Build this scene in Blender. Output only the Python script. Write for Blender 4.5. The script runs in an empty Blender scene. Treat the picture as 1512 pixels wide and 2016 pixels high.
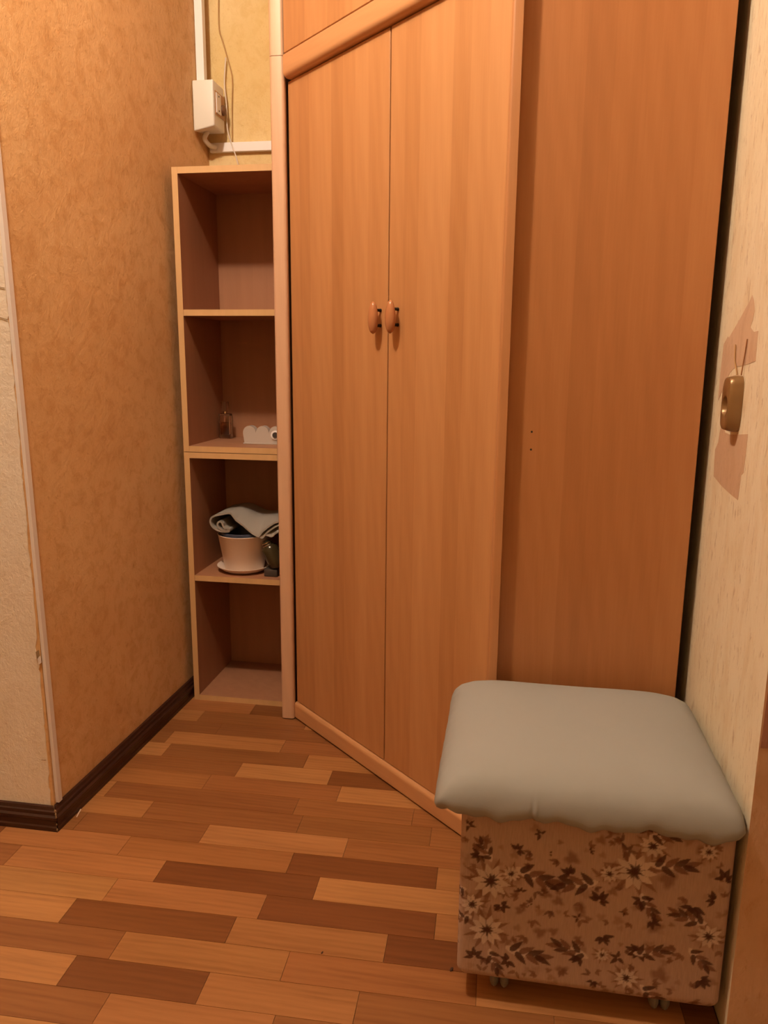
import bpy, bmesh, math, random
import numpy as np
from mathutils import Vector, Matrix, noise

random.seed(7)
D = bpy.data
SC = bpy.context.scene
COL = SC.collection

# ------------------------------------------------------------------ camera
F_PX, PITCH, YAW, ROLL, CAM_H = 1488.7, .200543, .163714, -.008993, 1.12
def cam_axes(p, y, r):
    fwd = Vector((-math.sin(y)*math.cos(p), math.cos(y)*math.cos(p), -math.sin(p)))
    right = Vector((math.cos(y), math.sin(y), 0))
    down = fwd.cross(right)
    return math.cos(r)*right + math.sin(r)*down, -math.sin(r)*right + math.cos(r)*down, fwd
cr, cd, cf = cam_axes(PITCH, YAW, ROLL)
cam_data = D.cameras.new('camera'); cam = D.objects.new('camera', cam_data); COL.objects.link(cam)
cam.matrix_world = Matrix(((cr.x, -cd.x, -cf.x, 0), (cr.y, -cd.y, -cf.y, 0), (cr.z, -cd.z, -cf.z, CAM_H), (0, 0, 0, 1)))
cam_data.sensor_fit = 'VERTICAL'; cam_data.sensor_height = 36; cam_data.lens = F_PX/2016*36
cam_data.clip_start = .02
SC.camera = cam

# ------------------------------------------------------------------ world, lamp, exposure
W = D.worlds.new('world'); SC.world = W; W.use_nodes = True
W.node_tree.nodes['Background'].inputs[0].default_value = (.02, .012, .006, 1)
W.node_tree.nodes['Background'].inputs[1].default_value = 1
LAMP = (-.76, .93, 2.62)
ld = D.lights.new('hall_lamp', 'POINT'); ld.energy = 75; ld.color = (1, .79, .585); ld.shadow_soft_size = .045
lo = D.objects.new('hall_lamp', ld); COL.objects.link(lo); lo.location = LAMP
SC.view_settings.view_transform = 'Standard'; SC.view_settings.look = 'None'
SC.view_settings.gamma = 1; SC.view_settings.use_curve_mapping = False
SC.view_settings.exposure = 0

# ------------------------------------------------------------------ node helpers
class NT:
    def __init__(s, name):
        s.m = D.materials.new(name); s.m.use_nodes = True
        s.t = s.m.node_tree; s.b = s.t.nodes['Principled BSDF']
    def n(s, typ, ins=None, **kw):
        nd = s.t.nodes.new('ShaderNode'+typ)
        for k, v in kw.items(): setattr(nd, k, v)
        for k, v in (ins or {}).items(): s.set(nd, k, v)
        return nd
    def set(s, nd, k, v):
        sock = nd.inputs[k]
        if isinstance(v, bpy.types.NodeSocket): s.t.links.new(v, sock)
        else: sock.default_value = v
    def p(s, **kw):
        for k, v in kw.items(): s.set(s.b, k.replace('_', ' '), v)
        return s
    def coords(s, scale=(1, 1, 1), kind='Object'):
        tc = s.n('TexCoord'); mp = s.n('Mapping', {'Vector': tc.outputs[kind], 'Scale': scale})
        return mp.outputs[0]
    def noise(s, vec, scale, detail=4, rough=.5, dist=0):
        return s.n('TexNoise', {'Vector': vec, 'Scale': scale, 'Detail': detail, 'Roughness': rough, 'Distortion': dist}).outputs[0]
    def ramp(s, fac, stops):
        r = s.n('ValToRGB', {'Fac': fac}); e = r.color_ramp.elements
        while len(e) < len(stops): e.new(.5)
        for q, (pos, c) in zip(e, stops):
            q.position = pos; q.color = (*c, 1) if not isinstance(c, (int, float)) else (c, c, c, 1)
        return r.outputs[0]
    def mix(s, fac, a, b, mode='MIX'):
        nd = s.n('Mix', data_type='RGBA', blend_type=mode)
        s.set(nd, 0, fac)
        for i, v in ((6, a), (7, b)):
            s.set(nd, i, (*v, 1) if isinstance(v, tuple) and len(v) == 3 else v)
        return nd.outputs[2]
    def math(s, op, a, b=0):
        nd = s.n('Math', operation=op); s.set(nd, 0, a); s.set(nd, 1, b); return nd.outputs[0]
    def bump(s, h, strength=.3, dist=.002):
        s.set(s.b, 'Normal', s.n('Bump', {'Height': h, 'Strength': strength, 'Distance': dist}).outputs[0]); return s

def plain(name, col, rough=.5, **kw):
    m = NT(name); m.p(Base_Color=(*col, 1), Roughness=rough, **kw); return m.m

def wood(name, lo_, mid, hi, axis=2, rough=.42, strip=.052, sn=.55, grain=1.0):
    m = NT(name)
    sc = [1, 1, 1]; sc[axis] = .035
    v = m.coords()
    tc = m.n('TexCoord').outputs['Object']
    sep = m.n('SeparateXYZ', {'Vector': tc}).outputs
    across = m.math('ADD', sep[0 if axis else 1], sep[1] if axis == 2 else sep[2])
    vv = m.n('Mapping', {'Vector': tc, 'Scale': sc}).outputs[0]
    fine = m.noise(vv, 260, 5, .65)
    med = m.noise(vv, 24, 4, .55, .5)
    sc2 = [1, 1, 1]; sc2[axis] = .16
    cath = m.n('TexWave', {'Vector': m.n('Mapping', {'Vector': tc, 'Scale': sc2}).outputs[0], 'Scale': 16, 'Distortion': 7, 'Detail': 2, 'Detail Scale': .7}, wave_type='BANDS', bands_direction='DIAGONAL').outputs['Fac']
    st = m.n('TexWhiteNoise', {'W': m.math('FLOOR', m.math('DIVIDE', across, strip))}, noise_dimensions='1D').outputs[0]
    a = m.math('ADD', m.math('MULTIPLY', fine, .24*grain), m.math('MULTIPLY', med, .44))
    a = m.math('ADD', a, m.math('MULTIPLY', st, .22))
    a = m.math('ADD', a, m.math('MULTIPLY', cath, .07*grain))
    c = m.ramp(a, [(.26, lo_), (.48, mid), (.72, hi)])
    m.p(Base_Color=c, Roughness=rough, Specular_IOR_Level=sn)
    m.bump(fine, .06, .001)
    return m.m

def wallpaper(name, base, dark, light, fleck, vert=.6, amt=1.0, th=.58):
    m = NT(name)
    v = m.coords((1, 1, vert))
    big = m.noise(v, 3.2, 3, .5, .3)
    mid = m.noise(v, 24, 6, .66, .5)
    fin = m.noise(m.coords((1, 1, vert*.8)), 95, 6, .72, .5)
    c = m.mix(m.ramp(big, [(.38, 0.), (.62, 1.)]), base, light)
    c = m.mix(m.math('MULTIPLY', m.ramp(mid, [(.47, 0.), (.64, 1.)]), .62*amt), c, dark)
    c = m.mix(m.math('MULTIPLY', m.ramp(fin, [(th, 0.), (th+.09, 1.)]), .55*amt), c, fleck)
    c = m.mix(m.math('MULTIPLY', m.ramp(fin, [(.26, 1.), (.36, 0.)]), .25), c, light)
    m.p(Base_Color=c, Roughness=.68, Specular_IOR_Level=.25)
    m.bump(m.math('ADD', fin, m.math('MULTIPLY', mid, 1.2)), .55, .004)
    return m.m

def fabric(name, col, rough=.9, scale=900, var=.12):
    m = NT(name)
    v = m.coords()
    w1 = m.n('TexWave', {'Vector': v, 'Scale': scale, 'Distortion': 1.2}, bands_direction='X').outputs['Fac']
    w2 = m.n('TexWave', {'Vector': v, 'Scale': scale, 'Distortion': 1.2}, bands_direction='Y').outputs['Fac']
    h = m.math('ADD', w1, w2)
    nz = m.noise(v, 14, 4, .6)
    c = m.mix(m.math('MULTIPLY', nz, var*1.4), tuple(col), tuple(x*.72 for x in col))
    m.p(Base_Color=c, Roughness=rough, Specular_IOR_Level=.15)
    m.bump(m.math('ADD', h, m.noise(v, 160, 3)), .10, .001)
    return m.m

M = {}
M['door'] = wood('cherry_laminate', (.43, .19, .070), (.51, .24, .094), (.58, .29, .122))
M['post'] = wood('cherry_laminate_post', (.43, .185, .07), (.485, .215, .085), (.54, .25, .105), strip=.3)
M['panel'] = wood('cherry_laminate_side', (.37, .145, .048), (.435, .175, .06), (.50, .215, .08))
M['trimwood'] = wood('cherry_laminate_edge', (.62, .38, .24), (.68, .43, .28), (.73, .48, .32), strip=.3)
M['rail'] = wood('cherry_laminate_rail', (.50, .24, .10), (.57, .285, .125), (.64, .33, .15), axis=0, strip=.3)
M['oak'] = wood('pale_oak_laminate', (.335, .15, .077), (.39, .182, .096), (.435, .21, .115), strip=.6, rough=.55, grain=.4)
M['oak_edge'] = wood('pale_oak_edge', (.58, .355, .16), (.63, .395, .185), (.68, .43, .21), strip=.3, rough=.5)
M['wall_left'] = wallpaper('embossed_orange_wallpaper', (.70, .425, .195), (.56, .29, .105), (.75, .48, .235), (.43, .20, .065), 1.0, .85)
M['wall_back'] = wallpaper('embossed_yellow_wallpaper', (.74, .56, .26), (.66, .46, .18), (.80, .63, .34), (.58, .37, .14), 1.0, .7)
M['wall_right'] = wallpaper('embossed_cream_wallpaper', (.83, .725, .525), (.74, .59, .38), (.87, .77, .59), (.38, .21, .09), .30, .85, .56)
M['wall_end'] = wallpaper('shaded_tan_wallpaper', (.62, .38, .22), (.54, .30, .15), (.66, .42, .26), (.42, .20, .09), .5, .6)  # same paper as the right wall, the end face's shade put into its colour
M['plaster'] = wallpaper('cream_painted_paper', (.84, .74, .62), (.79, .68, .54), (.87, .79, .68), (.70, .57, .43), 1.0, .6)
M['ceil'] = plain('ceiling_white', (.84, .81, .76), .9)
M['dark_base'] = NT('dark_brown_baseboard')
_m = M['dark_base']; _v = _m.coords((1, 1, 6)); _f = _m.noise(_v, 30, 5, .7)
_m.p(Base_Color=_m.ramp(_f, [(.3, (.022, .007, .004)), (.7, (.055, .018, .010))]), Roughness=.34, Specular_IOR_Level=.45); M['dark_base'] = _m.m
M['white_plastic'] = plain('white_plastic', (.86, .86, .88), .4)
M['cream_plastic'] = plain('cream_plastic', (.76, .75, .69), .42)
M['pinkish_strip'] = plain('off_white_strip', (.80, .74, .72), .45)
M['black'] = plain('black_hole', (.006, .004, .003), .6)
M['black_metal'] = plain('black_screw', (.012, .01, .009), .35, Metallic=.6)
M['patch'] = wallpaper('torn_paper_layer', (.62, .42, .28), (.54, .345, .215), (.68, .48, .33), (.46, .27, .15), .5, .8)
M['patch_dark'] = wallpaper('torn_paper_layer_dark', (.38, .175, .11), (.33, .14, .085), (.43, .21, .14), (.28, .10, .05), .5, .6)
M['grime'] = plain('grimy_paper_edge', (.33, .22, .11), .8)
M['brass'] = plain('brown_bronze_plastic', (.27, .155, .062), .32, Metallic=.35)
M['wire_brown'] = plain('brown_wire', (.30, .12, .035), .5)
M['wire_tan'] = plain('painted_over_wire', (.46, .27, .10), .6)
M['wire_white'] = plain('white_wire', (.70, .62, .55), .5)
M['pot'] = plain('pale_pink_plastic', (.88, .74, .65), .33)
M['liner'] = plain('blue_grey_plastic', (.075, .095, .16), .4)
M['felt'] = fabric('grey_felt', (.34, .31, .28), .95, 500)
M['felt_edge'] = plain('dark_felt_edge', (.10, .075, .055), .95)
M['cushion'] = fabric('pale_grey_green_cotton', (.345, .345, .325), .85, 700)
M['castor'] = plain('grey_castor', (.22, .20, .18), .4)
M['dark_glass'] = plain('dark_olive_glossy', (.045, .034, .016), .15)
M['dark_case'] = plain('dark_grey_case', (.05, .04, .035), .5)
M['chrome'] = plain('chrome', (.75, .68, .6), .2, Metallic=1.)
M['glass'] = plain('clear_glass', (.95, .88, .80), .02, Transmission_Weight=1., IOR=1.45)
M['perfume'] = plain('amber_perfume', (.60, .30, .14), .02, Transmission_Weight=1., IOR=1.36)
M['clear_plastic'] = plain('cloudy_clear_plastic', (.88, .80, .74), .25, Transmission_Weight=.45, IOR=1.45)
M['splinter'] = plain('pale_splinter', (.75, .55, .42), .7)
M['crumb'] = plain('dark_crumb', (.06, .025, .012), .7)

# handle wood (no strips)
M['handle'] = wood('glossy_cherry_handle', (.40, .15, .06), (.47, .19, .08), (.54, .24, .11), strip=.5, rough=.18)

# floor planks: tone from the object's own colour
m = NT('laminate_strip')
oi = m.n('ObjectInfo')
geo = m.n('NewGeometry').outputs['Position']
off = m.n('CombineXYZ', {'X': m.math('MULTIPLY', oi.outputs['Random'], 7.), 'Y': m.math('MULTIPLY', oi.outputs['Random'], 3.), 'Z': m.math('MULTIPLY', oi.outputs['Random'], 11.)}).outputs[0]
pv = m.n('VectorMath', {0: geo, 1: off}, operation='ADD').outputs[0]
vv = m.n('Mapping', {'Vector': pv, 'Scale': (.07, 1, 1)}).outputs[0]
fine = m.noise(vv, 220, 5, .65)
med = m.noise(vv, 45, 4, .6, .6)
wav = m.n('TexWave', {'Vector': m.n('Mapping', {'Vector': pv, 'Scale': (.22, 1, 1)}).outputs[0], 'Scale': 24, 'Distortion': 6, 'Detail': 2, 'Detail Scale': .6}, bands_direction='Y').outputs['Fac']
a = m.math('ADD', m.math('MULTIPLY', fine, .26), m.math('MULTIPLY', med, .62))
a = m.math('ADD', a, m.math('MULTIPLY', wav, .08))
g = m.ramp(a, [(.28, (.70, .64, .58)), (.50, (.98, .97, .96)), (.74, (1.16, 1.19, 1.22))])
c = m.mix(1., oi.outputs['Color'], g, 'MULTIPLY')
m.p(Base_Color=c, Roughness=.36, Specular_IOR_Level=.45); m.bump(fine, .05, .0006)
M['plank'] = m.m

# floral print from a colour attribute
m = NT('floral_upholstery')
at = m.n('Attribute', attribute_name='print'); v = m.coords()
rib = m.noise(m.n('Mapping', {'Vector': v, 'Scale': (1, 1, .1)}).outputs[0], 420, 3, .6)
c = m.mix(.12, at.outputs['Color'], m.ramp(rib, [(.3, .15), (.7, .85)]), 'OVERLAY')
m.p(Base_Color=c, Roughness=.9, Specular_IOR_Level=.12); m.bump(rib, .25, .0015)
M['floral'] = m.m

# ------------------------------------------------------------------ mesh helpers
def bm_box(bm, x0, x1, y0, y1, z0, z1, bev=0, seg=2):
    r = bmesh.ops.create_cube(bm, size=1); vs = r['verts']
    for v in vs:
        v.co = Vector((x0+(v.co.x+.5)*(x1-x0), y0+(v.co.y+.5)*(y1-y0), z0+(v.co.z+.5)*(z1-z0)))
    if bev:
        es = list({e for v in vs for e in v.link_edges})
        bmesh.ops.bevel(bm, geom=es, offset=bev, segments=seg, profile=.5, affect='EDGES')
    return bm
def box(*a, **k): return bm_box(bmesh.new(), *a, **k)
def prism(poly, z0, z1, axis='z', bm=None):
    bm = bm or bmesh.new()
    def P(a, b, c):
        return (a, b, c) if axis == 'z' else ((a, c, b) if axis == 'y' else (c, a, b))
    lo_ = [bm.verts.new(P(x, y, z0)) for x, y in poly]; hi = [bm.verts.new(P(x, y, z1)) for x, y in poly]
    n = len(poly)
    bm.faces.new(lo_[::-1]); bm.faces.new(hi)
    for i in range(n): bm.faces.new((lo_[i], lo_[(i+1) % n], hi[(i+1) % n], hi[i]))
    bmesh.ops.recalc_face_normals(bm, faces=bm.faces)
    return bm
def lathe(prof, c=(0, 0, 0), seg=40, bm=None, axis='z', sx=1, sy=1):
    bm = bm or bmesh.new(); rings = []
    for r, z in prof:
        ring = []
        for i in range(seg):
            t = 2*math.pi*i/seg; p = (r*math.cos(t)*sx, r*math.sin(t)*sy, z)
            if axis == 'x': p = (p[2], p[0], p[1])
            if axis == 'y': p = (p[0], p[2], p[1])
            ring.append(bm.verts.new((c[0]+p[0], c[1]+p[1], c[2]+p[2])))
        rings.append(ring)
    for a_, b_ in zip(rings, rings[1:]):
        for i in range(seg): bm.faces.new((a_[i], a_[(i+1) % seg], b_[(i+1) % seg], b_[i]))
    bm.faces.new(rings[0][::-1]); bm.faces.new(rings[-1])
    bmesh.ops.recalc_face_normals(bm, faces=bm.faces)
    return bm
def smooth_path(pts, n=8):
    P = [Vector(p) for p in pts]; out = []
    for i in range(len(P)-1):
        p0 = P[max(i-1, 0)]; p1 = P[i]; p2 = P[i+1]; p3 = P[min(i+2, len(P)-1)]
        for k in range(n):
            t = k/n
            out.append(.5*((2*p1)+(-p0+p2)*t+(2*p0-5*p1+4*p2-p3)*t*t+(-p0+3*p1-3*p2+p3)*t**3))
    out.append(P[-1]); return out
def tube(path, r, seg=8, bm=None):
    bm = bm or bmesh.new(); rings = []
    path = [Vector(p) for p in path]
    for i, p in enumerate(path):
        d = (path[min(i+1, len(path)-1)]-path[max(i-1, 0)]).normalized()
        u = d.cross(Vector((0, 1, 0.03))); u = u.normalized() if u.length > 1e-4 else Vector((1, 0, 0))
        w = d.cross(u).normalized()
        rings.append([bm.verts.new(p+r*(math.cos(2*math.pi*k/seg)*u+math.sin(2*math.pi*k/seg)*w)) for k in range(seg)])
    for a_, b_ in zip(rings, rings[1:]):
        for i in range(seg): bm.faces.new((a_[i], a_[(i+1) % seg], b_[(i+1) % seg], b_[i]))
    bm.faces.new(rings[0][::-1]); bm.faces.new(rings[-1])
    bmesh.ops.recalc_face_normals(bm, faces=bm.faces)
    return bm

def obj(name, bm, mat, parent=None, loc=None, smooth=None, rotz=None):
    me = D.meshes.new(name); bm.to_mesh(me); bm.free()
    for q in (mat if isinstance(mat, (list, tuple)) else [mat]): me.materials.append(q)
    o = D.objects.new(name, me); COL.objects.link(o)
    if parent: o.parent = parent
    if loc: o.location = loc
    if rotz is not None: o.rotation_euler.z = rotz
    if smooth:
        for p in me.polygons: p.use_smooth = True
        if smooth != 'all': me.set_sharp_from_angle(angle=math.radians(smooth))
    return o
def thing(name, label, cat, loc=(0, 0, 0), group=None):
    o = D.objects.new(name, None); o.empty_display_size = .05; COL.objects.link(o); o.location = loc
    o['label'] = label; o['category'] = cat
    if group: o['group'] = group
    return o
def tag(o, label, cat, group=None):
    o['label'] = label; o['category'] = cat
    if group: o['group'] = group
    return o
def struct(name, bm, mat, parent=None):
    o = obj(name, bm, mat, parent)
    if not parent: o['kind'] = 'structure'
    return o
def edge_mat(bm, idx=1, axis=1, sign=-1, th=.9):
    bm.normal_update()
    for f in bm.faces:
        if f.normal[axis]*sign > th: f.material_index = idx
    return bm

# ------------------------------------------------------------------ room shell
H = 2.74
WL0, WL1 = (-1.048, 1.495), (-1.022, 2.56)      # left wall line, near corner to far corner
def wlx(y): return WL0[0]+(WL1[0]-WL0[0])*(y-WL0[1])/(WL1[1]-WL0[1])
BACK = 2.56; RX = .40; RY = 1.155

floor = struct('floor', box(-2.5, 1.7, -1.3, 2.7, -.06, -.004), plain('floor_underlay', (.10, .045, .02), .7))
struct('ceiling', box(-2.5, 1.7, -1.3, 2.7, H, H+.05), M['ceil'])
wl = struct('wall_left', prism([WL0, WL1, (-1.022, 2.7), (-2.5, 2.7), (-2.5, 1.483)], -.004, H), M['wall_left'])
struct('wall_back', box(-1.022, .40, BACK, BACK+.14, -.004, H), M['wall_back'])
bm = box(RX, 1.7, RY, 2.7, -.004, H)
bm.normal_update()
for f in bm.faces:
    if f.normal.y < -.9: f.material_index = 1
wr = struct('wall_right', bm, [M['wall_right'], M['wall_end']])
struct('wall_outer_left', box(-2.6, -2.5, -1.3, 2.7, -.004, H), M['wall_left'])
struct('wall_outer_right', box(1.7, 1.8, -1.3, 2.7, -.004, H), M['wall_right'])
struct('wall_front', box(-2.6, 1.8, -1.4, -1.3, -.004, H), M['wall_back'])

# cream paper sheet on the end of the left wall, ragged along the corner
rag = [(-2.45, .055), (-1.062, .055)]
z = .055
rnd = random.Random(3)
while z < 2.68:
    rag.append((-1.0545+rnd.uniform(-.0022, .0022)-(0.004 if .43 < z < .46 else 0), z)); z += rnd.uniform(.006, .03)
rag += [(-1.054, 2.70), (-2.45, 2.70)]
sheet = obj('paper_sheet', prism(rag, 0, .0018, axis='y'), M['plaster'], wl)
sheet.location = (0, 1.4915, 0)
sheet.rotation_euler.z = 0
# follow the slightly obtuse wall end
sheet.matrix_world = Matrix.Translation((-1.048, 1.4932, 0)) @ Matrix.Rotation(math.atan2(.012, 1.452), 4, 'Z') @ Matrix.Translation((1.048, 0, 0))
sheet['label'] = 'cream paper layer with a ragged torn edge'
def tear(pts, w):
    q = [(p[0], p[1]+w*.5) for p in pts]+[(p[0], p[1]-w*.5) for p in pts[::-1]]
    o = obj('paper_tear', prism(q, 0, .0006, axis='y'), M['grime'], wl)
    o.location = (0, 1.4914, 0); return o
tear([(-1.12, 1.262), (-1.085, 1.261), (-1.066, 1.259), (-1.056, 1.257)], .0016)
tear([(-1.12, 1.205), (-1.08, 1.199), (-1.056, 1.193)], .0018)
tear([(-1.068, .176), (-1.062, .175), (-1.056, .176)], .0016)
# two peeled chips at the corner
for z0, dx in ((.432, 0), (.418, .003)):
    q = [(-1.0545+dx, z0), (-1.049+dx, z0+.006), (-1.0505+dx, z0+.022), (-1.056+dx, z0+.018)]
    o = obj('peeled_chip', prism(q, -.004, .0, axis='y'), M['pinkish_strip'] if dx else M['grime'], wl); o.location = (0, 1.4925, 0)

# baseboards (profile: x = out from wall, z up) swept along a wall line
PROF = [(0, 0), (.019, 0), (.019, .010), (.0165, .013), (.0165, .027), (.019, .030), (.019, .036), (.013, .039), (.0125, .047), (.009, .049), (.006, .056), (0, .057)]
def baseboard(name, p0, p1, nrm, ext0=(0, 0), ext1=(0, 0)):
    """ext: shift along the run per unit of depth at both ends (mitre)"""
    bm = bmesh.new(); d = Vector((p1[0]-p0[0], p1[1]-p0[1], 0)).normalized(); n = Vector((*nrm, 0))
    A = [bm.verts.new(Vector((*p0, z))+n*x-d*x*ext0[0]) for x, z in PROF]
    B = [bm.verts.new(Vector((*p1, z))+n*x+d*x*ext1[0]) for x, z in PROF]
    k = len(PROF)
    bm.faces.new(A); bm.faces.new(B[::-1])
    for i in range(k): bm.faces.new((A[i], B[i], B[(i+1) % k], A[(i+1) % k]))
    bmesh.ops.recalc_face_normals(bm, faces=bm.faces)
    return struct(name, bm, M['dark_base'])
e = .0012
baseboard('baseboard_left', (WL0[0]+e, WL0[1]), (wlx(2.545)+e, 2.545), (1, -.024), ext0=(1, 0))
bf = baseboard('baseboard_front', (-2.48, 1.483-.0030), (WL0[0], WL0[1]-.0030), (.008, -1), ext1=(1, 0))
baseboard('baseboard_right', (RX+.02, -1.28), (RX+.02+1.26, -1.28), (0, 1))
# chipped corner of the baseboard: worn flecks of paint
for (x, y, z, s) in ((-1.032, 1.4755, .054, .004), (-1.030, 1.4735, .047, .0035), (-1.0285, 1.472, .041, .003), (-1.0285, 1.4715, .022, .0022), (-1.0285, 1.4715, .008, .003)):
    bm = bmesh.new(); bmesh.ops.create_icosphere(bm, subdivisions=1, radius=s)
    for v in bm.verts: v.co = Vector((v.co.x*.7, v.co.y*.7, v.co.z*1.3))+Vector((x, y, z))
    obj('paint_chip', bm, M['grime'], bf)

# white strip leaning along the corner of the left wall
bm = bmesh.new()
for z_, yy in ((.060, 1.5085), (2.52, 1.4695)):
    xx = wlx(1.5)+.0015
    for dx, dy in ((0, -.007), (.0085, -.007), (.0085, .007), (0, .007)): bm.verts.new((xx+dx, yy+dy, z_))
bm.verts.ensure_lookup_table(); V = bm.verts
bm.faces.new(V[0:4][::-1]); bm.faces.new(V[4:8])
for i in range(4): bm.faces.new((V[i], V[(i+1) % 4], V[4+(i+1) % 4], V[4+i]))
bmesh.ops.recalc_face_normals(bm, faces=bm.faces)
struct('trim_1', bm, M['pinkish_strip'])

# ------------------------------------------------------------------ floor strips
SL = .021                                        # rows run slightly askew
ROW = .0722
TONES = [(.195, .068, .021), (.265, .105, .034), (.325, .13, .043), (.385, .165, .057), (.445, .205, .073)]
ends = {  # row top at x=-.45 : ([end x ...], [tone left .. right])
 0: ([-.785], [2, 0]), 1: ([-.931], [3, 1]), 2: ([-.843], [1, 1]), 3: ([-.97, -.619], [1, 3, 2]),
 4: ([-.945, -.53], [4, 1, 3]), 5: ([-.701, -.443], [1, 4, 0]), 6: ([-.764, -.402], [2, 2, 4]), 7: ([-1.0, -.497, -.198], [3, 1, 2, 2]),
 8: ([-.86, -.467, -.146], [3, 1, 1, 2]), 9: ([-.682, -.337], [1, 4, 2]), 10: ([-.847, -.449, -.117], [3, 2, 0, 3]), 11: ([-.725, -.370], [3, 0, 4]),
 12: ([-.803, -.466, -.106], [4, 3, 0, 3]), 13: ([-.507, -.195], [0, 3, 0]), 14: ([-.709, -.374], [1, 3, 2]), 15: ([-.77, -.506, -.224], [4, 0, 3, 1]),
 16: ([-.663, -.358], [1, 3, 1])}
plank_me = D.meshes.new('plank')
b_ = box(0, 1, 0, 1, -1, 0); b_.to_mesh(plank_me); b_.free(); plank_me.materials.append(M['plank'])
rr = random.Random(11)
for k in range(-5, 30):
    ytop = 2.222-ROW*k
    if k in ends: E_, T_ = ends[k]
    else:
        E_ = [-.8+rr.uniform(-.2, .1)]; E_ = E_+[E_[0]+.35]; T_ = [rr.randrange(5) for _ in range(3)]
    E_ = list(E_); T_ = list(T_)
    while E_[0] > -1.75: E_.insert(0, E_[0]-rr.uniform(.31, .37)); T_.insert(0, rr.randrange(5))
    while E_[-1] < .95: E_.append(E_[-1]+rr.uniform(.31, .37)); T_.append(rr.randrange(5))
    segs = [(E_[i], E_[i+1], T_[i+1]) for i in range(len(E_)-1)]
    for x0, x1, t in segs:
        ymid = ytop-ROW/2+SL*((x0+x1)/2+.45)
        lo_x = -1.046 if ymid > 1.455 else -9
        hi_x = .398 if ymid > 1.10 else 9
        a0, a1 = max(x0, lo_x), min(x1, hi_x)
        if a1-a0 < .02 or ymid > 2.52: continue
        o = D.objects.new('plank', plank_me); COL.objects.link(o); o.parent = floor
        g_ = .0004
        o.location = (a0+g_, ytop-ROW+SL*(a0+.45)+g_, 0)
        o.rotation_euler.z = math.atan(SL)
        o.scale = (a1-a0-2*g_, ROW-2*g_, .0039-rr.uniform(0, .0001))
        c = TONES[t]; j = rr.uniform(.93, 1.07)
        o.color = (c[0]*j, c[1]*j*rr.uniform(.97, 1.03), c[2]*j, 1)

# ------------------------------------------------------------------ stacked shelf units
T = .018
def shelf_unit(z0, z1, shelf_z, label):
    x0, x1, y0, y1 = -1.0, -.668, 2.213, 2.513
    t = thing('shelf_unit', label, 'shelf', (x0, y0, z0), 'stacked open shelf units')
    h = z1-z0; w = x1-x0; d = y1-y0
    mt = [M['oak'], M['oak_edge']]
    obj('side_panel', edge_mat(box(0, T, 0, d, 0, h)), mt, t); obj('side_panel', edge_mat(box(w-T, w, 0, d, 0, h)), mt, t)
    e = .0003
    obj('top_panel', edge_mat(box(T+e, w-T-e, 0, d, h-T, h)), mt, t)
    obj('bottom_panel', edge_mat(box(T+e, w-T-e, 0, d, 0, T)), mt, t)
    obj('shelf_board', edge_mat(box(T+e, w-T-e, .001, d-.006, shelf_z-z0-T, shelf_z-z0)), mt, t)
    obj('back_panel', box(T+e, w-T-e, d-.005, d-.001, T+e, h-T-e), M['oak'], t)
    return t
shelf_unit(0, .8278, .430, 'lower open shelf unit standing on the floor, holding the flowerpot')
shelf_unit(.8295, 1.658, 1.258, 'upper open shelf unit stacked on the other, holding the glass bottle')

# ------------------------------------------------------------------ corner wardrobe and the cabinet above it
A = Vector((-.632, 2.153, 0)); ANG = math.atan2(-.679, .734); LEN = .856
ex = Vector((math.cos(ANG), math.sin(ANG), 0)); ey = Vector((-math.sin(ANG), math.cos(ANG), 0))   # ey points into the wardrobe
def diag(z, s=0, n=0): return A+ex*s+ey*n+Vector((0, 0, z))
def rounded(x0, x1, y0, y1, z0, z1, edges, r=.012, seg=5):
    """box with some vertical edges rounded; edges: subset of 'fl','fr' (front-left/right)"""
    poly = []
    def arc(cx, cy, a0, a1):
        for i in range(seg+1):
            t = math.radians(a0+(a1-a0)*i/seg); poly.append((cx+r*math.cos(t), cy+r*math.sin(t)))
    if 'fl' in edges: arc(x0+r, y0+r, 180, 270)
    else: poly.append((x0, y0))
    if 'fr' in edges: arc(x1-r, y0+r, 270, 360)
    else: poly.append((x1, y0))
    poly += [(x1, y1), (x0, y1)]
    return prism(poly, z0, z1)
def handle(parent, s, zc):
    """oval wooden pull on two black posts, in door coordinates (y<0 is out of the door)"""
    bm = bmesh.new(); n = 18
    prof = [(max(.0004, .0138*math.sqrt(max(0, 1-((i/n)*2-1)**2))*(1-.10*((i/n)*2-1))), ((i/n)*2-1)*.0385) for i in range(n+1)]
    lathe(prof, (s, -.0235, zc), 24, bm, sx=1.0, sy=.85)
    h = obj('handle', bm, M['handle'], parent, smooth='all')
    for dz in (-.018, .018):
        obj('handle_post', lathe([(.0036, -.022), (.0036, -.003), (.0042, -.0025), (.0042, -.0002)], (s, 0, zc+dz), 14, axis='y'), M['black_metal'], h, smooth=40)
def door(name, parent, s0, s1, z0, z1, n=0):
    o = obj(name, box(0, s1-s0, 0, .017, 0, z1-z0, bev=.0012, seg=1), M['door'], parent)
    p = diag(z0, s0, n); o.location = p-Vector(parent.location); o.rotation_euler.z = ANG
    return o
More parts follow.
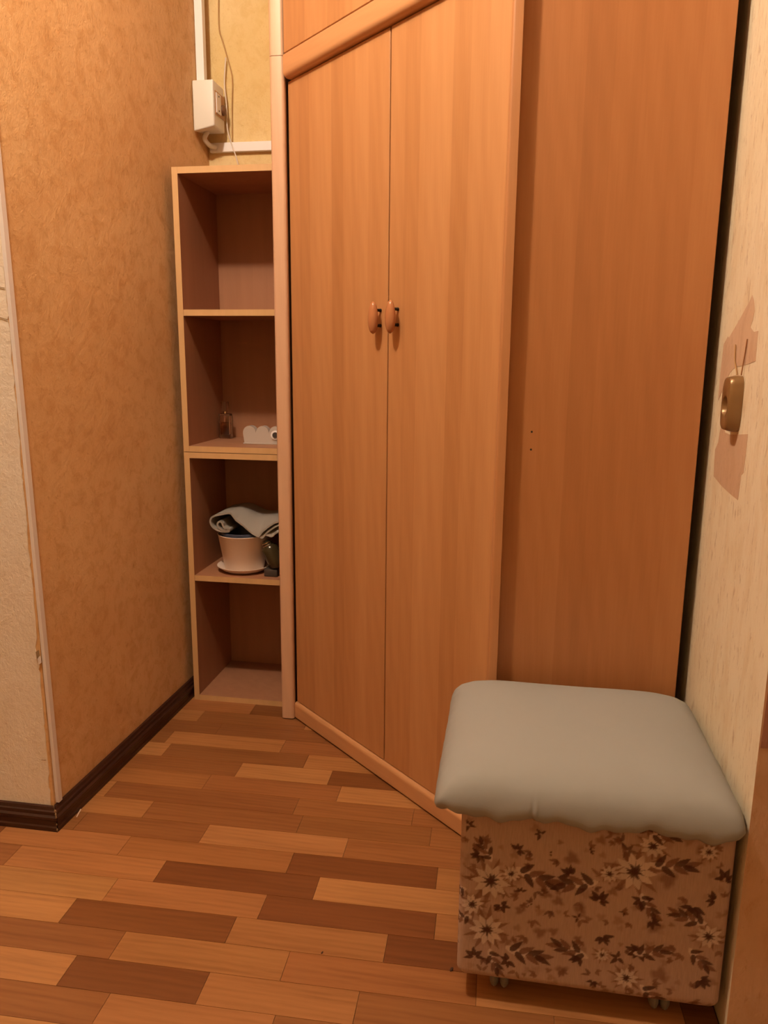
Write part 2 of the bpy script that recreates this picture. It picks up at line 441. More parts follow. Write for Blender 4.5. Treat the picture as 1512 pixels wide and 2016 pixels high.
def carcass(t, z0, z1, panel_to):
    base = Vector(t.location)
    o = lambda nm, b, mt, **k: obj(nm, b, mt, t, loc=-base, **k)
    o('left_post', rounded(-.674, -.6335, 2.131, 2.150, z0, z1, ('fr', 'fl'), .009), M['trimwood'], smooth=35)
    o('left_side_panel', box(-.662, -.646, 2.1505, 2.545, z0, z1), M['door'])
    o('right_post', rounded(-.0275, -.0065, 1.573, 1.601, z0, z1, ('fl',), .007), M['post'], smooth=35)
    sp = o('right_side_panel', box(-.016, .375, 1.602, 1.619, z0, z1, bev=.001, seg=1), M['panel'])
    return sp
def lid(t, z0, z1):  # unseen cabinet top, added and stretched to the wall to block light behind the panel
    obj('top_panel', prism([(-.644, 2.149), (-.004, 1.622), (.398, 1.622), (.398, 2.544), (-.644, 2.544)], z0, z1), M['door'], t, loc=-Vector(t.location))
ward = thing('corner_wardrobe', 'tall cherry corner wardrobe with two slanted doors and oval wooden handles', 'wardrobe', A)
sp = carcass(ward, .004, 1.9045, 1.9)
for z_ in (.973, .936):
    obj('screw_hole', lathe([(.0022, -.0004), (.0022, .002)], (.045, 1.602, z_), 10, axis='y'), M['black'], ward, loc=-Vector(ward.location))
Z0, Z1 = .056, 1.846
d1 = door('door', ward, .006, .4512, Z0, Z1); d2 = door('door', ward, .4556, .8275, Z0, Z1)
handle(d1, .4245-.006, 1.2155-Z0); handle(d2, .4905-.4545, 1.2155-Z0)
# plinth: rounded board under the doors, standing proud
def slab(s0, s1, n0, n1, z0, z1, r, which):
    """section in (n,z) extruded along the diagonal; which corner(s) on the outer side are rounded"""
    pts = []
    def arc(cn, cz, a0, a1):
        for i in range(7):
            t = math.radians(a0+(a1-a0)*i/6); pts.append((cn+r*math.cos(t), cz+r*math.sin(t)))
    if 'top' in which: arc(n0+r, z1-r, 90, 180)
    else: pts.append((n0, z1))
    if 'bot' in which: arc(n0+r, z0+r, 180, 270)
    else: pts.append((n0, z0))
    pts += [(n1, z0), (n1, z1)]
    bm = bmesh.new()
    a = [bm.verts.new((s0, n, z)) for n, z in pts]; b = [bm.verts.new((s1, n, z)) for n, z in pts]
    bm.faces.new(a); bm.faces.new(b[::-1]); k = len(pts)
    for i in range(k): bm.faces.new((a[i], a[(i+1) % k], b[(i+1) % k], b[i]))
    bmesh.ops.recalc_face_normals(bm, faces=bm.faces); return bm
def on_diag(name, bm, parent, mt):
    o = obj(name, bm, mt, parent, smooth=35); o.location = A-Vector(parent.location); o.rotation_euler.z = ANG; return o
on_diag('plinth', slab(.004, .824, -.010, .012, .006, .0545, .012, ('top',)), ward, M['rail'])
on_diag('top_rail', slab(.019, .828, -.022, .016, 1.848, 1.9035, .015, ('bot',)), ward, M['rail'])

cab = thing('top_cabinet', 'cherry overhead cabinet with slanted doors standing on the corner wardrobe', 'cabinet', A+Vector((0, 0, 1.906)))
carcass(cab, 1.906, 2.545, 2.5)
door('door', cab, .0225, .4338, 1.9065, 2.50, -.0215); door('door', cab, .4378, .823, 1.9065, 2.50, -.0215)
lid(cab, 2.528, 2.544)
on_diag('top_rail', slab(.004, .824, -.008, .016, 2.5045, 2.543, .012, ('bot',)), cab, M['rail'])

# ------------------------------------------------------------------ stool
st = thing('stool', 'square padded stool with pale grey-green cushion on a floral box', 'stool', (.168, 1.365, 0))
SB = Vector(st.location)
# floral base: closed loop of columns, dense on the two visible sides
bx0, bx1, by0, by1, bz0, bz1, rr_ = -.054, .388, 1.160, 1.552, .049, .374, .012
pts = []
def seg_line(p, q, n): 
    for i in range(n): pts.append((p[0]+(q[0]-p[0])*i/n, p[1]+(q[1]-p[1])*i/n))
def seg_arc(cx, cy, a0, a1, n):
    for i in range(n):
        t = math.radians(a0+(a1-a0)*i/n); pts.append((cx+rr_*math.cos(t), cy+rr_*math.sin(t)))
seg_line((bx0+rr_, by0), (bx1-rr_, by0), 230); seg_arc(bx1-rr_, by0+rr_, -90, 0, 6)
seg_line((bx1, by0+rr_), (bx1, by1-rr_), 20); seg_arc(bx1-rr_, by1-rr_, 0, 90, 5)
seg_line((bx1-rr_, by1), (bx0+rr_, by1), 20); seg_arc(bx0+rr_, by1-rr_, 90, 180, 5)
seg_line((bx0, by1-rr_), (bx0, by0+rr_), 130); seg_arc(bx0+rr_, by0+rr_, 180, 270, 8)
P = np.array(pts); NC = len(P); NR = 170
cum = np.concatenate([[0], np.cumsum(np.hypot(*(np.roll(P, -1, 0)-P).T))]); per = cum[-1]
u = cum[:-1]+rr_; u = np.where(u > per*.75, u-per, u)          # u = 0 at the front left edge, negative round the left side
zz = np.linspace(bz0, bz1, NR)
U, Z = np.meshgrid(u, zz)
inset = np.clip((bz0+.014-Z)/.014, 0, 1)**2*.006
CX, CY = (bx0+bx1)/2, (by0+by1)/2
X = np.tile(P[:, 0], (NR, 1)); Y = np.tile(P[:, 1], (NR, 1))
X = CX+(X-CX)*(1-inset/.22); Y = CY+(Y-CY)*(1-inset/.2)
# the print, drawn motif by motif on (u, height)
rp = np.random.default_rng(5)
ground = np.array([.47, .33, .26]); DK = np.array([.085, .036, .024]); MD = np.array([.21, .105, .068]); LT = np.array([.66, .53, .45]); SH = np.array([.33, .20, .145])
C = np.tile(ground, (NR, NC, 1)); Vh = Z
def blend(mask, col, a=1.):
    global C
    k = np.clip(mask, 0, 1)[..., None]*a; C = C*(1-k)+col*k
def leaf(cu, cv, L, w, ang, col, a=1., soft=.0010, bend=0.):
    sel = (abs(U-cu) < L+.004) & (abs(Vh-cv) < L+.004)
    du, dv = U-cu, Vh-cv
    x = du*math.cos(ang)+dv*math.sin(ang); y = -du*math.sin(ang)+dv*math.cos(ang)
    y = y-bend*(x/L-.5)**2*L
    t = x/L
    half = w*np.sqrt(np.clip(t, 0, 1))*np.clip(1-t, 0, 1)*2.35
    m = np.where((t > 0) & (t < 1), np.clip((half-abs(y))/soft+.5, 0, 1), 0)*sel
    blend(m, col, a)
def cluster(cu, cv, n, L, w, col, a=.9, a0=None, spread=2*math.pi):
    a0 = rp.uniform(0, 6.28) if a0 is None else a0
    for i in range(n):
        t = a0+spread*i/n+rp.uniform(-.2, .2)
        leaf(cu+.10*L*math.cos(t), cv+.10*L*math.sin(t), L*rp.uniform(.75, 1.1), w*rp.uniform(.8, 1.1), t, col, a)
def blob(cu, cv, r, col, a=.6, soft=.5):
    q = rp.uniform(0, 6.28); th = np.arctan2(Vh-cv, U-cu)
    d = np.hypot(U-cu, (Vh-cv)*1.05)/(r*(1+.22*np.cos(3*th+q)+.12*np.cos(5*th+2*q)))
    blend(np.clip((1-d)/soft, 0, 1), col, a)
def flower(cu, cv, R, a=1.):
    blob(cu, cv, R*1.35, SH, .55, .45)
    cluster(cu, cv, 9, R*1.45, R*.17, MD, .8)
    n = 10; q = rp.uniform(0, 6.28)
    for i in range(n):
        t = q+2*math.pi*i/n; leaf(cu+R*.10*math.cos(t), cv+R*.10*math.sin(t), R*.92, R*.235, t+rp.uniform(-.1, .1), LT*rp.uniform(.86, 1.04), .95*a)
    for i in range(n):
        t = q+2*math.pi*(i+.5)/n; leaf(cu, cv, R*.62, R*.035, t, DK, .75*a)
    cluster(cu, cv, 8, R*.42, R*.09, DK, .9); blob(cu, cv, R*.20, DK, .95)
def spray(cu, cv, ang, s=1., flip=1):
    """curved light stem leaf with dark leaves along it"""
    leaf(cu, cv, .050*s, .0065*s, ang, LT, .95, bend=.35*flip)
    for k, (t, da) in enumerate(((.15, .9), (.4, .6), (.65, .5), (.9, .2), (.3, -.8), (.6, -.6), (.85, -.4))):
        leaf(cu+.05*s*t*math.cos(ang), cv+.05*s*t*math.sin(ang), .024*s, .0052*s, ang+da*flip, DK if k % 2 == 0 else MD, .9)
TL, TR, BR, BL = (145, 706), (1390, 826), (1305, 1555), (138, 1412)
WID = bx1-bx0; HEI = bz1-bz0
def uv(px, py):
    s, t = .5, .5
    for _ in range(12):
        x = (1-s)*(1-t)*TL[0]+s*(1-t)*TR[0]+s*t*BR[0]+(1-s)*t*BL[0]; y = (1-s)*(1-t)*TL[1]+s*(1-t)*TR[1]+s*t*BR[1]+(1-s)*t*BL[1]
        s += (px-x)/1200; t += (py-y)/710
    return s*WID, bz0+(1-t)*HEI
K = WID/1220
for _ in range(170):
    blob(rp.uniform(-.42, WID), rp.uniform(bz0, bz1), rp.uniform(.004, .011), SH if rp.random() < .6 else MD, rp.uniform(.3, .75))
for px, py, r in ((545, 1060, 30), (510, 1115, 14), (425, 1130, 26), (600, 1090, 30), (520, 1225, 34), (580, 1220, 26), (700, 1120, 34), (1085, 1000, 48), (1030, 1195, 40), (660, 910, 40), (850, 800, 30), (790, 835, 28), (1130, 780, 40), (1050, 1400, 44), (620, 1390, 34), (560, 1390, 18), (450, 1410, 14), (1250, 880, 44), (735, 1165, 20), (470, 1180, 12), (690, 1250, 20)):
    blob(*uv(px, py), r*K, MD, .75)
for _ in range(44): cluster(rp.uniform(-.42, WID), rp.uniform(bz0, bz1), int(rp.integers(2, 4)), rp.uniform(.010, .016), .0034, DK*1.5, .75, spread=1.8)
for _ in range(120): cluster(rp.uniform(-.42, WID), rp.uniform(bz0, bz1), int(rp.integers(2, 5)), rp.uniform(.009, .017), .0036, MD, .8, spread=2.2)
for _ in range(10): cluster(rp.uniform(-.42, -.02), rp.uniform(bz0, bz1), 4, .02, .005, DK, .9, spread=2.6)
for px, py, n, L in ((235, 895, 5, 44), (410, 875, 5, 40), (515, 810, 4, 34), (435, 742, 4, 34), (180, 770, 4, 36), (820, 765, 3, 34), (905, 880, 5, 46), (785, 1085, 6, 52), (975, 1085, 5, 50), (1015, 1170, 5, 46), (690, 1160, 3, 26), (655, 980, 5, 50), (1330, 990, 5, 48), (1290, 1080, 4, 44), (1195, 1110, 5, 56), (340, 1110, 5, 46), (430, 1050, 4, 30), (375, 1350, 5, 48), (220, 1330, 5, 52), (700, 1330, 5, 52), (800, 1240, 5, 50), (960, 1300, 5, 56), (870, 1330, 4, 44), (1225, 1420, 5, 50), (760, 1435, 4, 34), (1000, 780, 4, 44), (320, 740, 3, 24), (740, 880, 3, 26), (895, 1135, 2, 22), (560, 890, 2, 20), (470, 1105, 2, 18)):
    cluster(*uv(px, py), n, L*K, L*.26*K, DK, .92, spread=rp.uniform(2.4, 5.2))
for px, py, R in ((290, 1005, 92), (205, 1105, 56), (275, 1215, 84), (940, 965, 96), (1020, 860, 60), (1262, 1235, 60), (905, 1420, 56), (1262, 885, 40), (385, 975, 42), (830, 975, 44), (800, 1320, 34)):
    flower(*uv(px, py), R*K)
for px, py, ang, s, fl in ((400, 960, -.25, 1.25, 1), (300, 920, 2.2, .8, 1), (780, 1020, 3.25, 1.25, -1), (1010, 945, .15, 1.2, 1), (360, 1300, -.1, 1.25, 1), (170, 1030, 3.8, .8, 1), (740, 1325, 2.9, 1.1, 1), (940, 1320, .35, 1.0, 1), (1250, 1190, 2.8, 1.0, -1), (960, 1455, -.6, 1.0, 1), (960, 1060, -.9, .9, 1), (1000, 815, .1, 1.0, -1), (200, 1150, 3.6, .8, 1), (1170, 1290, -.7, .9, 1), (280, 1300, -1.1, .9, 1)):
    spray(*uv(px, py), ang, s, fl)
for _ in range(4): flower(rp.uniform(-.4, -.06), rp.uniform(.1, .34), rp.uniform(.02, .032))
C = np.clip(C, 0, 1)
verts = np.stack([X-SB.x, Y-SB.y, Z], -1).reshape(-1, 3)
faces = []
for r in range(NR-1):
    o_ = r*NC
    faces += [(o_+i, o_+(i+1) % NC, o_+NC+(i+1) % NC, o_+NC+i) for i in range(NC)]
faces.append(tuple(range(NC))[::-1]); faces.append(tuple(range((NR-1)*NC, NR*NC)))
me = D.meshes.new('upholstered_base'); me.from_pydata(verts.tolist(), [], faces); me.update()
ca = me.color_attributes.new('print', 'FLOAT_COLOR', 'POINT')
ca.data.foreach_set('color', np.concatenate([C.reshape(-1, 3), np.ones((NR*NC, 1))], 1).astype(np.float32).ravel())
me.materials.append(M['floral'])
for p in me.polygons: p.use_smooth = True
me.polygons[-1].use_smooth = False; me.polygons[-2].use_smooth = False
o = D.objects.new('upholstered_base', me); COL.objects.link(o); o.parent = st; o['label'] = 'box upholstered in cream fabric with brown leaves and pale flowers'

# cushion: rounded-square rings from the crown over the rim to the underside
cx0, cx1, cy0, cy1 = -.101, .3975, 1.134, 1.570
ccx, ccy, hx, hy = (cx0+cx1)/2, (cy0+cy1)/2, (cx1-cx0)/2, (cy1-cy0)/2
prof = [(.02, .468, 2.2), (.2, .4675, 2.6), (.4, .466, 3.4), (.58, .462, 4.5), (.72, .456, 6), (.83, .4475, 8), (.90, .438, 10), (.95, .427, 13), (.98, .414, 16), (.995, .401, 18), (1.0, .391, 20), (.993, .383, 18), (.975, .377, 16), (.95, .3745, 14), (.90, .3745, 10), (.7, .3745, 8), (.4, .3745, 4), (.02, .3745, 3)]
NS = 640; bm = bmesh.new(); rings = []
for s, z_, ex_ in prof:
    ring = []
    for i in range(NS):
        # even spacing along the square outline
        t = 8*i/NS
        k = int(t//2); f = t % 2-1
        sx, sy = ((f, -1), (1, f), (-f, 1), (-1, -f))[k]
        nrm = (abs(sx)**ex_+abs(sy)**ex_)**(1/ex_)
        x, y = sx/nrm, sy/nrm
        corner = max(0, abs(sx*sy))**6
        low = max(0., min(1., (.43-z_)/.04))
        wav = .0042*math.sin(t*9.3+1)+.0026*math.sin(t*23+.5)+.0018*math.sin(t*41)
        zz_ = z_ + (wav*low if s > .9 else 0) - .004*corner*low*(s > .85)
        if k == 0 and z_ < .44 and s > .93:      # small pleat on the front
            y += .022*math.exp(-((f+.345)/.006)**2)*low - .012*math.exp(-((f+.328)/.010)**2)*low
        bulge = 1+.012*noise.noise(Vector((sx*2.3, sy*2.3, z_*30)))*low
        if s > .93: bulge = min(bulge, 1.004)
        ring.append(bm.verts.new((ccx+hx*s*x*bulge-SB.x, ccy+hy*s*y*bulge-SB.y, zz_+.002*noise.noise(Vector((x*s*2, y*s*2, 1))))))
    rings.append(ring)
for a_, b_ in zip(rings, rings[1:]):
    for i in range(NS): bm.faces.new((a_[i], b_[i], b_[(i+1) % NS], a_[(i+1) % NS]))
bm.faces.new(rings[0]); bm.faces.new(rings[-1][::-1]); bmesh.ops.recalc_face_normals(bm, faces=bm.faces)
o = obj('cushion', bm, M['cushion'], st, smooth='all'); o['label'] = 'pale grey-green cotton cushion top'
for px_, py_ in ((.022, 1.205), (.300, 1.205), (.022, 1.50), (.300, 1.50)):
    cs = obj('castor', bm_box(bmesh.new(), px_-.019-SB.x, px_+.019-SB.x, py_-.019-SB.y, py_+.019-SB.y, .0435, .0488, bev=.001), M['castor'], st)
    for dx in (-.009, .009):
        obj('wheel', lathe([(.004, -.0085), (.014, -.0075), (.0195, -.004), (.0215, 0), (.0195, .004), (.014, .0075), (.004, .0085)], (px_+dx-SB.x, py_-SB.y, .0218), 24, axis='x'), M['castor'], cs, smooth=40)

# ------------------------------------------------------------------ wall box, conduits and wires by the corner
wx = wlx(2.5)+.0012
sb = thing('wall_socket', 'cream plastic socket box high on the orange wall above the shelves', 'socket', (wx, 2.505, 1.905))
B0 = Vector(sb.location)
L_ = lambda nm, b, mt, p=sb, **k: obj(nm, b, mt, p, loc=(-B0 if p is sb else None), **k)
bx_r = -.953
hb = bmesh.new()
poly = [(2.464, 1.838), (2.552, 1.838), (2.552, 1.972), (2.464, 1.972)]
bm_box(hb, wx, bx_r, 2.440, 2.532, 1.830, 1.964, bev=.005, seg=3)
for v in hb.verts:                       # the lower outer corner of the lid droops towards the wall
    if v.co.z < 1.87 and v.co.y < 2.46: v.co.z -= .014*max(0, (bx_r-v.co.x)/(bx_r-wx))
L_('housing', hb, M['cream_plastic'], smooth=40)
fr = L_('socket_frame', box(bx_r+.0002, bx_r+.003, 2.448, 2.526, 1.866, 1.936, bev=.001, seg=1), plain('tan_socket_frame', (.45, .26, .13), .5))
pl = obj('socket_plate', box(bx_r+.0031, bx_r+.006, 2.451, 2.489, 1.871, 1.930, bev=.001, seg=1), M['white_plastic'], sb, loc=-B0)
for z_ in (1.880, 1.922): obj('screw_head', lathe([(.0025, 0), (.0025, .0012)], (bx_r+.0061, 2.470, z_), 10, axis='x'), M['black'], pl)
obj('power_plug', lathe([(.0155, 0), (.0155, .005), (.012, .009), (.006, .011)], (bx_r+.0032, 2.508, 1.893), 20, axis='x'), plain('brown_plug', (.16, .075, .035), .5), sb, loc=-B0, smooth=40)
tag(obj('conduit', bm_box(bmesh.new(), wx, wx+.026, 2.478, 2.503, 1.9655, 2.546, bev=.002), M['white_plastic']), 'white square cable duct running up the corner from the socket box', 'conduit', 'white cable ducts')
tag(obj('conduit', bm_box(bmesh.new(), -1.012, -.6755, 2.543, 2.559, 1.779, 1.808, bev=.002), M['white_plastic']), 'white horizontal cable duct just above the top of the shelves', 'conduit', 'white cable ducts')
tag(obj('cable', tube(smooth_path([(-1.0, 2.500, 1.8288), (-1.003, 2.490, 1.818), (-1.006, 2.489, 1.805), (-1.001, 2.510, 1.7935), (-.995, 2.53, 1.7925), (-.99, 2.541, 1.793)]), .0075, 10), M['cream_plastic'], smooth='all'), 'thick cream cable bending from the socket box into the duct', 'cable')
tag(obj('cable', tube(smooth_path([(-.969, 2.556, 2.545), (-.968, 2.556, 2.30), (-.972, 2.556, 2.16), (-.960, 2.556, 2.11), (-.937, 2.556, 2.03), (-.932, 2.556, 1.99), (-.935, 2.556, 1.93), (-.937, 2.556, 1.87), (-.938, 2.556, 1.812)]), .0022, 6), M['wire_tan'], smooth='all'), 'thin painted-over wire wavering down the yellow back wall', 'cable')
tag(obj('cable', tube(smooth_path([(-.948, 2.545, 2.06), (-.9535, 2.542, 2.0), (-.952, 2.538, 1.965), (-.948, 2.538, 1.92), (-.948, 2.538, 1.86), (-.943, 2.536, 1.83), (-.930, 2.536, 1.79), (-.918, 2.536, 1.755), (-.910, 2.538, 1.71), (-.905, 2.54, 1.6)]), .0022, 6), M['wire_white'], smooth='all'), 'thin white wire dropping from the socket box behind the shelves', 'cable')

# ------------------------------------------------------------------ right wall: bell plate, wires, torn patches
sw = thing('doorbell', 'bronze-coloured doorbell button with a round recess on the cream wall', 'doorbell', (RX, 1.444, 1.045))
bm = bmesh.new()
oct_ = []
yc, zc, ry, rz = 1.445, 1.046, .026, .0495
for i in range(32):
    t = 2*math.pi*i/32; c, s = math.cos(t), math.sin(t)
    oct_.append((yc+ry*math.copysign(abs(c)**.55, c), zc+rz*math.copysign(abs(s)**.55, s)))
def ringat(x, sc): return [bm.verts.new((x, yc+(y-yc)*sc, zc+(z_-zc)*sc)) for y, z_ in oct_]
hole = lambda x, r: [bm.verts.new((x, yc+.001+r*.95*math.cos(2*math.pi*i/32), zc-.004+r*math.sin(2*math.pi*i/32))) for i in range(32)]
R_ = [ringat(RX-.0005, 1), ringat(RX-.010, 1), ringat(RX-.016, .97), ringat(RX-.0215, .93), ringat(RX-.023, .88), hole(RX-.023, .0185), hole(RX-.0210, .0168), hole(RX-.010, .0145)]
for a_, b_ in zip(R_, R_[1:]):
    for i in range(32): bm.faces.new((a_[i], a_[(i+1) % 32], b_[(i+1) % 32], b_[i]))
bm.faces.new(R_[0][::-1]); bm.faces.new(R_[-1]); bmesh.ops.recalc_face_normals(bm, faces=bm.faces)
obj('plate', bm, M['brass'], sw, loc=-Vector(sw.location), smooth=50)
obj('recess_disc', lathe([(.009, -.003), (.009, .0)], (RX-.0105, yc+.001, zc-.004), 20, axis='x'), M['black_metal'], sw, loc=-Vector(sw.location))
tag(obj('wire', tube(smooth_path([(RX-.004, 1.431, 1.0965), (RX-.004, 1.430, 1.104), (RX-.0025, 1.428, 1.13), (RX-.0025, 1.423, 1.158)]), .0011, 6), M['wire_brown'], smooth='all'), 'thin brown wire rising straight from the bronze doorbell', 'wire')
tag(obj('wire', tube(smooth_path([(RX-.003, 1.462, 1.0965), (RX-.0035, 1.468, 1.106), (RX-.0025, 1.485, 1.122), (RX-.0025, 1.492, 1.15)]), .0011, 6), M['wire_tan'], smooth='all'), 'short pale kinked wire above the bronze doorbell', 'wire')
def patch(pts, mt, t=.0005):
    bm = prism(pts, RX-t, RX+.0001, axis='x')
    return obj('torn_patch', bm, mt, wr)
patch([(1.428, 1.232), (1.440, 1.222), (1.470, 1.205), (1.500, 1.188), (1.535, 1.170), (1.548, 1.163), (1.556, 1.166), (1.580, 1.152), (1.582, 1.12), (1.584, 1.085), (1.581, 1.045), (1.560, 1.062), (1.530, 1.09), (1.520, 1.098), (1.500, 1.106), (1.4725, 1.111), (1.440, 1.113), (1.400, 1.117), (1.372, 1.121), (1.373, 1.15), (1.374, 1.170), (1.398, 1.169), (1.420, 1.178), (1.410, 1.19), (1.405, 1.205), (1.415, 1.222)], M['patch'])
patch([(1.372, .999), (1.43, .9925), (1.48, .988), (1.512, .989), (1.524, 1.002), (1.540, 1.003), (1.548, .985), (1.552, .965), (1.568, .950), (1.566, .925), (1.560, .898), (1.500, .889), (1.440, .884), (1.390, .8815), (1.387, .905), (1.386, .926), (1.374, .932), (1.372, .96)], M['patch'])
# wallpaper layer torn off on the near end of that wall
obj('torn_patch', prism([(.402, .535), (.46, .537), (.54, .533), (.55, .60), (.54, .70), (.47, .69), (.404, .665)], RY-.0006, RY+.0001, axis='y'), M['patch_dark'], wr)
# ------------------------------------------------------------------ things on the shelves
ZS2 = .8475+.0008; ZS1 = .430+.0008
# glass bottle
bt = thing('bottle', 'small clear glass perfume bottle with tall cap in the upper shelf unit', 'bottle', (-.953, 2.452, ZS2))
bm = bm_box(bmesh.new(), -.021, .021, -.013, .013, 0, .084, bev=.004, seg=3)
bm_box(bm, -.017, .017, -.0095, .0095, .012, .078, bev=.003, seg=2)
bm.faces.ensure_lookup_table()
inner = [f for f in bm.faces if all(abs(v.co.x) < .0172 and abs(v.co.y) < .0097 and .0115 < v.co.z < .0785 for v in f.verts)]
bmesh.ops.reverse_faces(bm, faces=inner)
obj('glass_body', bm, M['glass'], bt, smooth=30)
obj('perfume', box(-.0168, .0168, -.0093, .0093, .0122, .055, bev=.003), M['perfume'], bt, smooth=30)
obj('collar', lathe([(.0075, .0842), (.0075, .091)], seg=24), M['chrome'], bt, smooth=40)
bm = lathe([(.0125, .0912), (.0125, .122), (.0115, .1235)], seg=28)
obj('cap', bm, M['glass'], bt, smooth=40)
# scalloped plastic holder
hd = thing('holder', 'cloudy plastic holder with scalloped top on the right of the shelf', 'holder', (-.770, 2.322, ZS2))
yh = .010
arch = [(-.066, 0)]
for c_ in (-.043, .0, .043):
    for i in range(13):
        t = math.pi-math.pi*i/12
        arch.append((c_-.006+.0215*math.cos(t), .034+.0235*math.sin(t)))
arch.append((.0645, 0))
def arch_bm(y0, y1, hole=None):
    bm = bmesh.new()
    prism([(x, z_) for x, z_ in arch], y0, y1, axis='y', bm=bm); return bm
o = obj('front_wall', arch_bm(-.012, -.0095), M['clear_plastic'], hd)
o = obj('back_wall', arch_bm(.0120, .0145), M['clear_plastic'], hd)
for c_ in (-.043, 0., .043):
    bm = bmesh.new(); n = 12; outer = []; inn = []
    for i in range(n+1):
        t = math.pi*i/n
        outer.append((c_-.006+.0213*math.cos(t), .034+.0233*math.sin(t))); inn.append((c_-.006+.0197*math.cos(t), .034+.0217*math.sin(t)))
    prism(outer+inn[::-1], -.0093, .0118, axis='y', bm=bm)
    obj('tunnel', bm, M['clear_plastic'], hd, smooth=40)
obj('foot', box(-.070, .066, -.016, .018, -.0004, .0035, bev=.001, seg=1), M['clear_plastic'], hd)
obj('plug', lathe([(.013, -.0005), (.0145, .0), (.0145, .002), (.0105, .0028), (.0095, -.0001)], (.037, -.0153, .030), 28, axis='y'), M['white_plastic'], hd, smooth=40)
obj('hole', lathe([(.0092, 0), (.0092, .002)], (.038, -.0182, .030), 24, axis='y'), M['dark_case'], hd)
# saucer, pot, liner
pc = (-.848, 2.312)
tag(obj('saucer', lathe([(.058, 0), (.062, 0), (.074, .006), (.084, .014), (.089, .0175), (.0895, .0190), (.0880, .0195), (.081, .0155), (.070, .0075), (.066, .0050), (.02, .0045)], (0, 0, 0), 64), M['pot'], loc=(*pc, ZS1), smooth=60), 'pale pink plastic saucer under the flowerpot', 'saucer')
pt = thing('flowerpot', 'pale pink plastic flowerpot standing in its saucer in the lower unit', 'flowerpot', (*pc, ZS1+.0052))
obj('pot_wall', lathe([(.03, 0), (.0625, 0), (.064, .002), (.0835, .117), (.085, .1185), (.0842, .120), (.0825, .1195), (.0805, .117), (.062, .005), (.03, .004)], (0, 0, 0), 64), M['pot'], pt, smooth=50)
tag(obj('inner_pot', lathe([(.03, 0), (.056, 0), (.0735, .108), (.0765, .112), (.077, .1215), (.0755, .122), (.0730, .112), (.055, .004), (.03, .003)], (0, 0, 0), 56), M['liner'], loc=(*pc, ZS1+.012), smooth=50), 'blue-grey inner pot showing at the rim of the flowerpot', 'pot')
# felt cloth, rolled at the left end, draped over the pot
def cpt(px, py): # photo crop -> shelf plane (measured), metres
    return (-.8475+(px-560)/8.9*.00177, .642-(py-230)/8.9*.00172-.012)
path = [(408, 492), (352, 452), (338, 402), (330, 385), (300, 362), (262, 378), (250, 420), (272, 470), (330, 500), (400, 500), (432, 486)]
outer_p = [(432, 486), (440, 520), (380, 528), (300, 525), (225, 500), (165, 455), (132, 380), (148, 310), (205, 268), (290, 246), (380, 225), (450, 215), (540, 226), (620, 258), (700, 298), (770, 325), (850, 338), (940, 334), (1030, 320), (1130, 308), (1230, 304), (1300, 325), (1335, 380), (1350, 460), (1352, 540)]
full = smooth_path([(*cpt(*p), 0) for p in path[:-1]+outer_p], 5)
drop_pts = [(430, 0), (480, .0), (560, .018), (700, .024), (820, .037), (920, .048), (945, .047), (1000, .034), (1100, .020), (1200, .008), (1290, 0), (1500, 0)]
def drop(x):
    q = 560+(x+.8475)/.00177*8.9
    for (a0, d0), (a1, d1) in zip(drop_pts, drop_pts[1:]):
        if a0 <= q <= a1: return d0+(d1-d0)*(q-a0)/(a1-a0)
    return 0
def cloth_bm(full, i_flat, y0, y1, th, ny=12, extra=0):
    bm = bmesh.new(); g = []
    for i, p in enumerate(full):
        row = []
        pn = full[min(i+1, len(full)-1)]; pp = full[max(i-1, 0)]
        tan = Vector((pn.x-pp.x, pn.y-pp.y)).normalized(); nr = Vector((-tan.y, tan.x))
        for side in (0, 1):
            for j in range(ny+1):
                f = j/ny; yy = y0+(y1-y0)*f
                dz = drop(p.x)*max(0, 1-f*2.2)**1.5 if i > i_flat else 0
                k = th*(.5 if side else -.5)
                row.append(bm.verts.new((p.x+nr.x*k, yy+extra*(dz > 0), p.y+nr.y*k-dz)))
        g.append(row)
    n = ny+1
    for r0, r1 in zip(g, g[1:]):
        for j in range(ny):
            bm.faces.new((r0[j], r0[j+1], r1[j+1], r1[j])); bm.faces.new((r0[n+j], r1[n+j], r1[n+j+1], r0[n+j+1]))
        for j in (0, ny): 
            f = bm.faces.new((r0[j], r1[j], r1[n+j], r0[n+j])); f.material_index = 1 if j == 0 else 0
    for r0 in (g[0], g[-1]):
        for j in range(ny): bm.faces.new((r0[j], r0[j+1], r0[n+j+1], r0[n+j]))
    bmesh.ops.recalc_face_normals(bm, faces=bm.faces); return bm
ifl = len(path[:-1])*5+11*5
cl = obj('cloth', cloth_bm(full, ifl, 2.240, 2.415, .0055), [M['felt'], M['felt']], smooth=60)
tag(cl, 'grey felt cloth rolled at one end, lying over the flowerpot', 'cloth')
# two more layers of the same cloth showing beside its hanging corner
_drop = drop
for sh, lift, p0 in ((62, .0065, 900), (215, .014, 1040)):
    drop = lambda x, sh=sh: _drop(x-sh/8.9*.00177)*(1.0 if sh < 100 else .8)
    sub = [Vector((p.x, p.y-lift, 0)) for p in full[ifl:] if 560+(p.x+.8475)/.00177*8.9 > p0]
    obj('folded_layer', cloth_bm(sub, -1, 2.2425, 2.40, .005), [M['felt'], M['felt']], cl, smooth=60)
drop = _drop
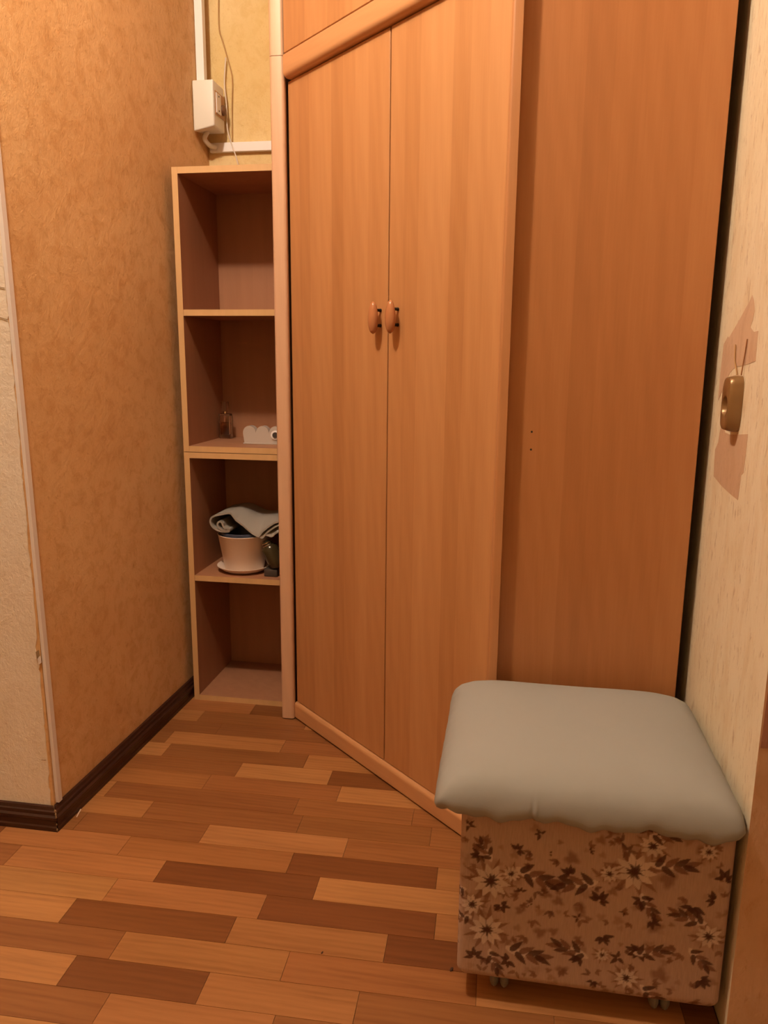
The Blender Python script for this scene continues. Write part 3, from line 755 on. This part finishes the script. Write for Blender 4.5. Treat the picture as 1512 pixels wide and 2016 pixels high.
# glossy dark bottle leaning beside the pot, on a dark block
fk = thing('dark_flask', 'dark olive glossy flask with chrome bands leaning beside the flowerpot', 'flask', (-.745, 2.262, ZS1))
bm = lathe([(.004, -.046), (.018, -.045), (.025, -.038), (.027, -.020), (.027, .012), (.026, .024), (.019, .033), (.016, .036), (.016, .044), (.010, .049), (.003, .050)], (0, 0, 0), 32)
bmesh.ops.rotate(bm, verts=bm.verts, cent=(0, 0, 0), matrix=Matrix.Rotation(math.radians(-26), 3, 'Y'))
bmesh.ops.translate(bm, verts=bm.verts, vec=(.010, 0, .069))
o = obj('flask_body', bm, M['dark_glass'], fk, smooth=50)
for zz_ in (.0345, .0425):
    bm = lathe([(.0195-.002*(zz_ > .04), zz_-.0012), (.0205-.003*(zz_ > .04), zz_), (.0195-.002*(zz_ > .04), zz_+.0012)], (0, 0, 0), 28)
    bmesh.ops.rotate(bm, verts=bm.verts, cent=(0, 0, 0), matrix=Matrix.Rotation(math.radians(-26), 3, 'Y'))
    bmesh.ops.translate(bm, verts=bm.verts, vec=(.010, 0, .069))
    obj('chrome_band', bm, M['chrome'], fk, smooth=50)
obj('flask_stand', box(-.014, .030, -.020, .030, 0, .024, bev=.003), M['dark_case'], fk, smooth=40)

# ------------------------------------------------------------------ crumbs on the floor
bm = bm_box(bmesh.new(), -.0015, .0015, -.017, .017, 0, .0022, bev=.0006, seg=1)
o = obj('splinter', bm, M['splinter'], loc=(-1.0215, 1.552, .0003), rotz=.25); tag(o, 'tiny pale splinter on the floor against the dark baseboard', 'splinter')
for (x, y, s) in ((-.066, 1.221, .005), (-.314, 1.219, .003)):
    bm = bmesh.new(); bmesh.ops.create_icosphere(bm, subdivisions=1, radius=s)
    for v in bm.verts: v.co = Vector((v.co.x*.6+v.co.y*.3, v.co.y*1.2, (v.co.z+s)*.35))
    o = obj('crumb', bm, M['crumb'], loc=(x, y, .0002))
    tag(o, 'dark crumb on the floor beside the floral stool' if s > .004 else 'tiny dark crumb in the middle of the wooden floor', 'crumb', 'crumbs on the floor')
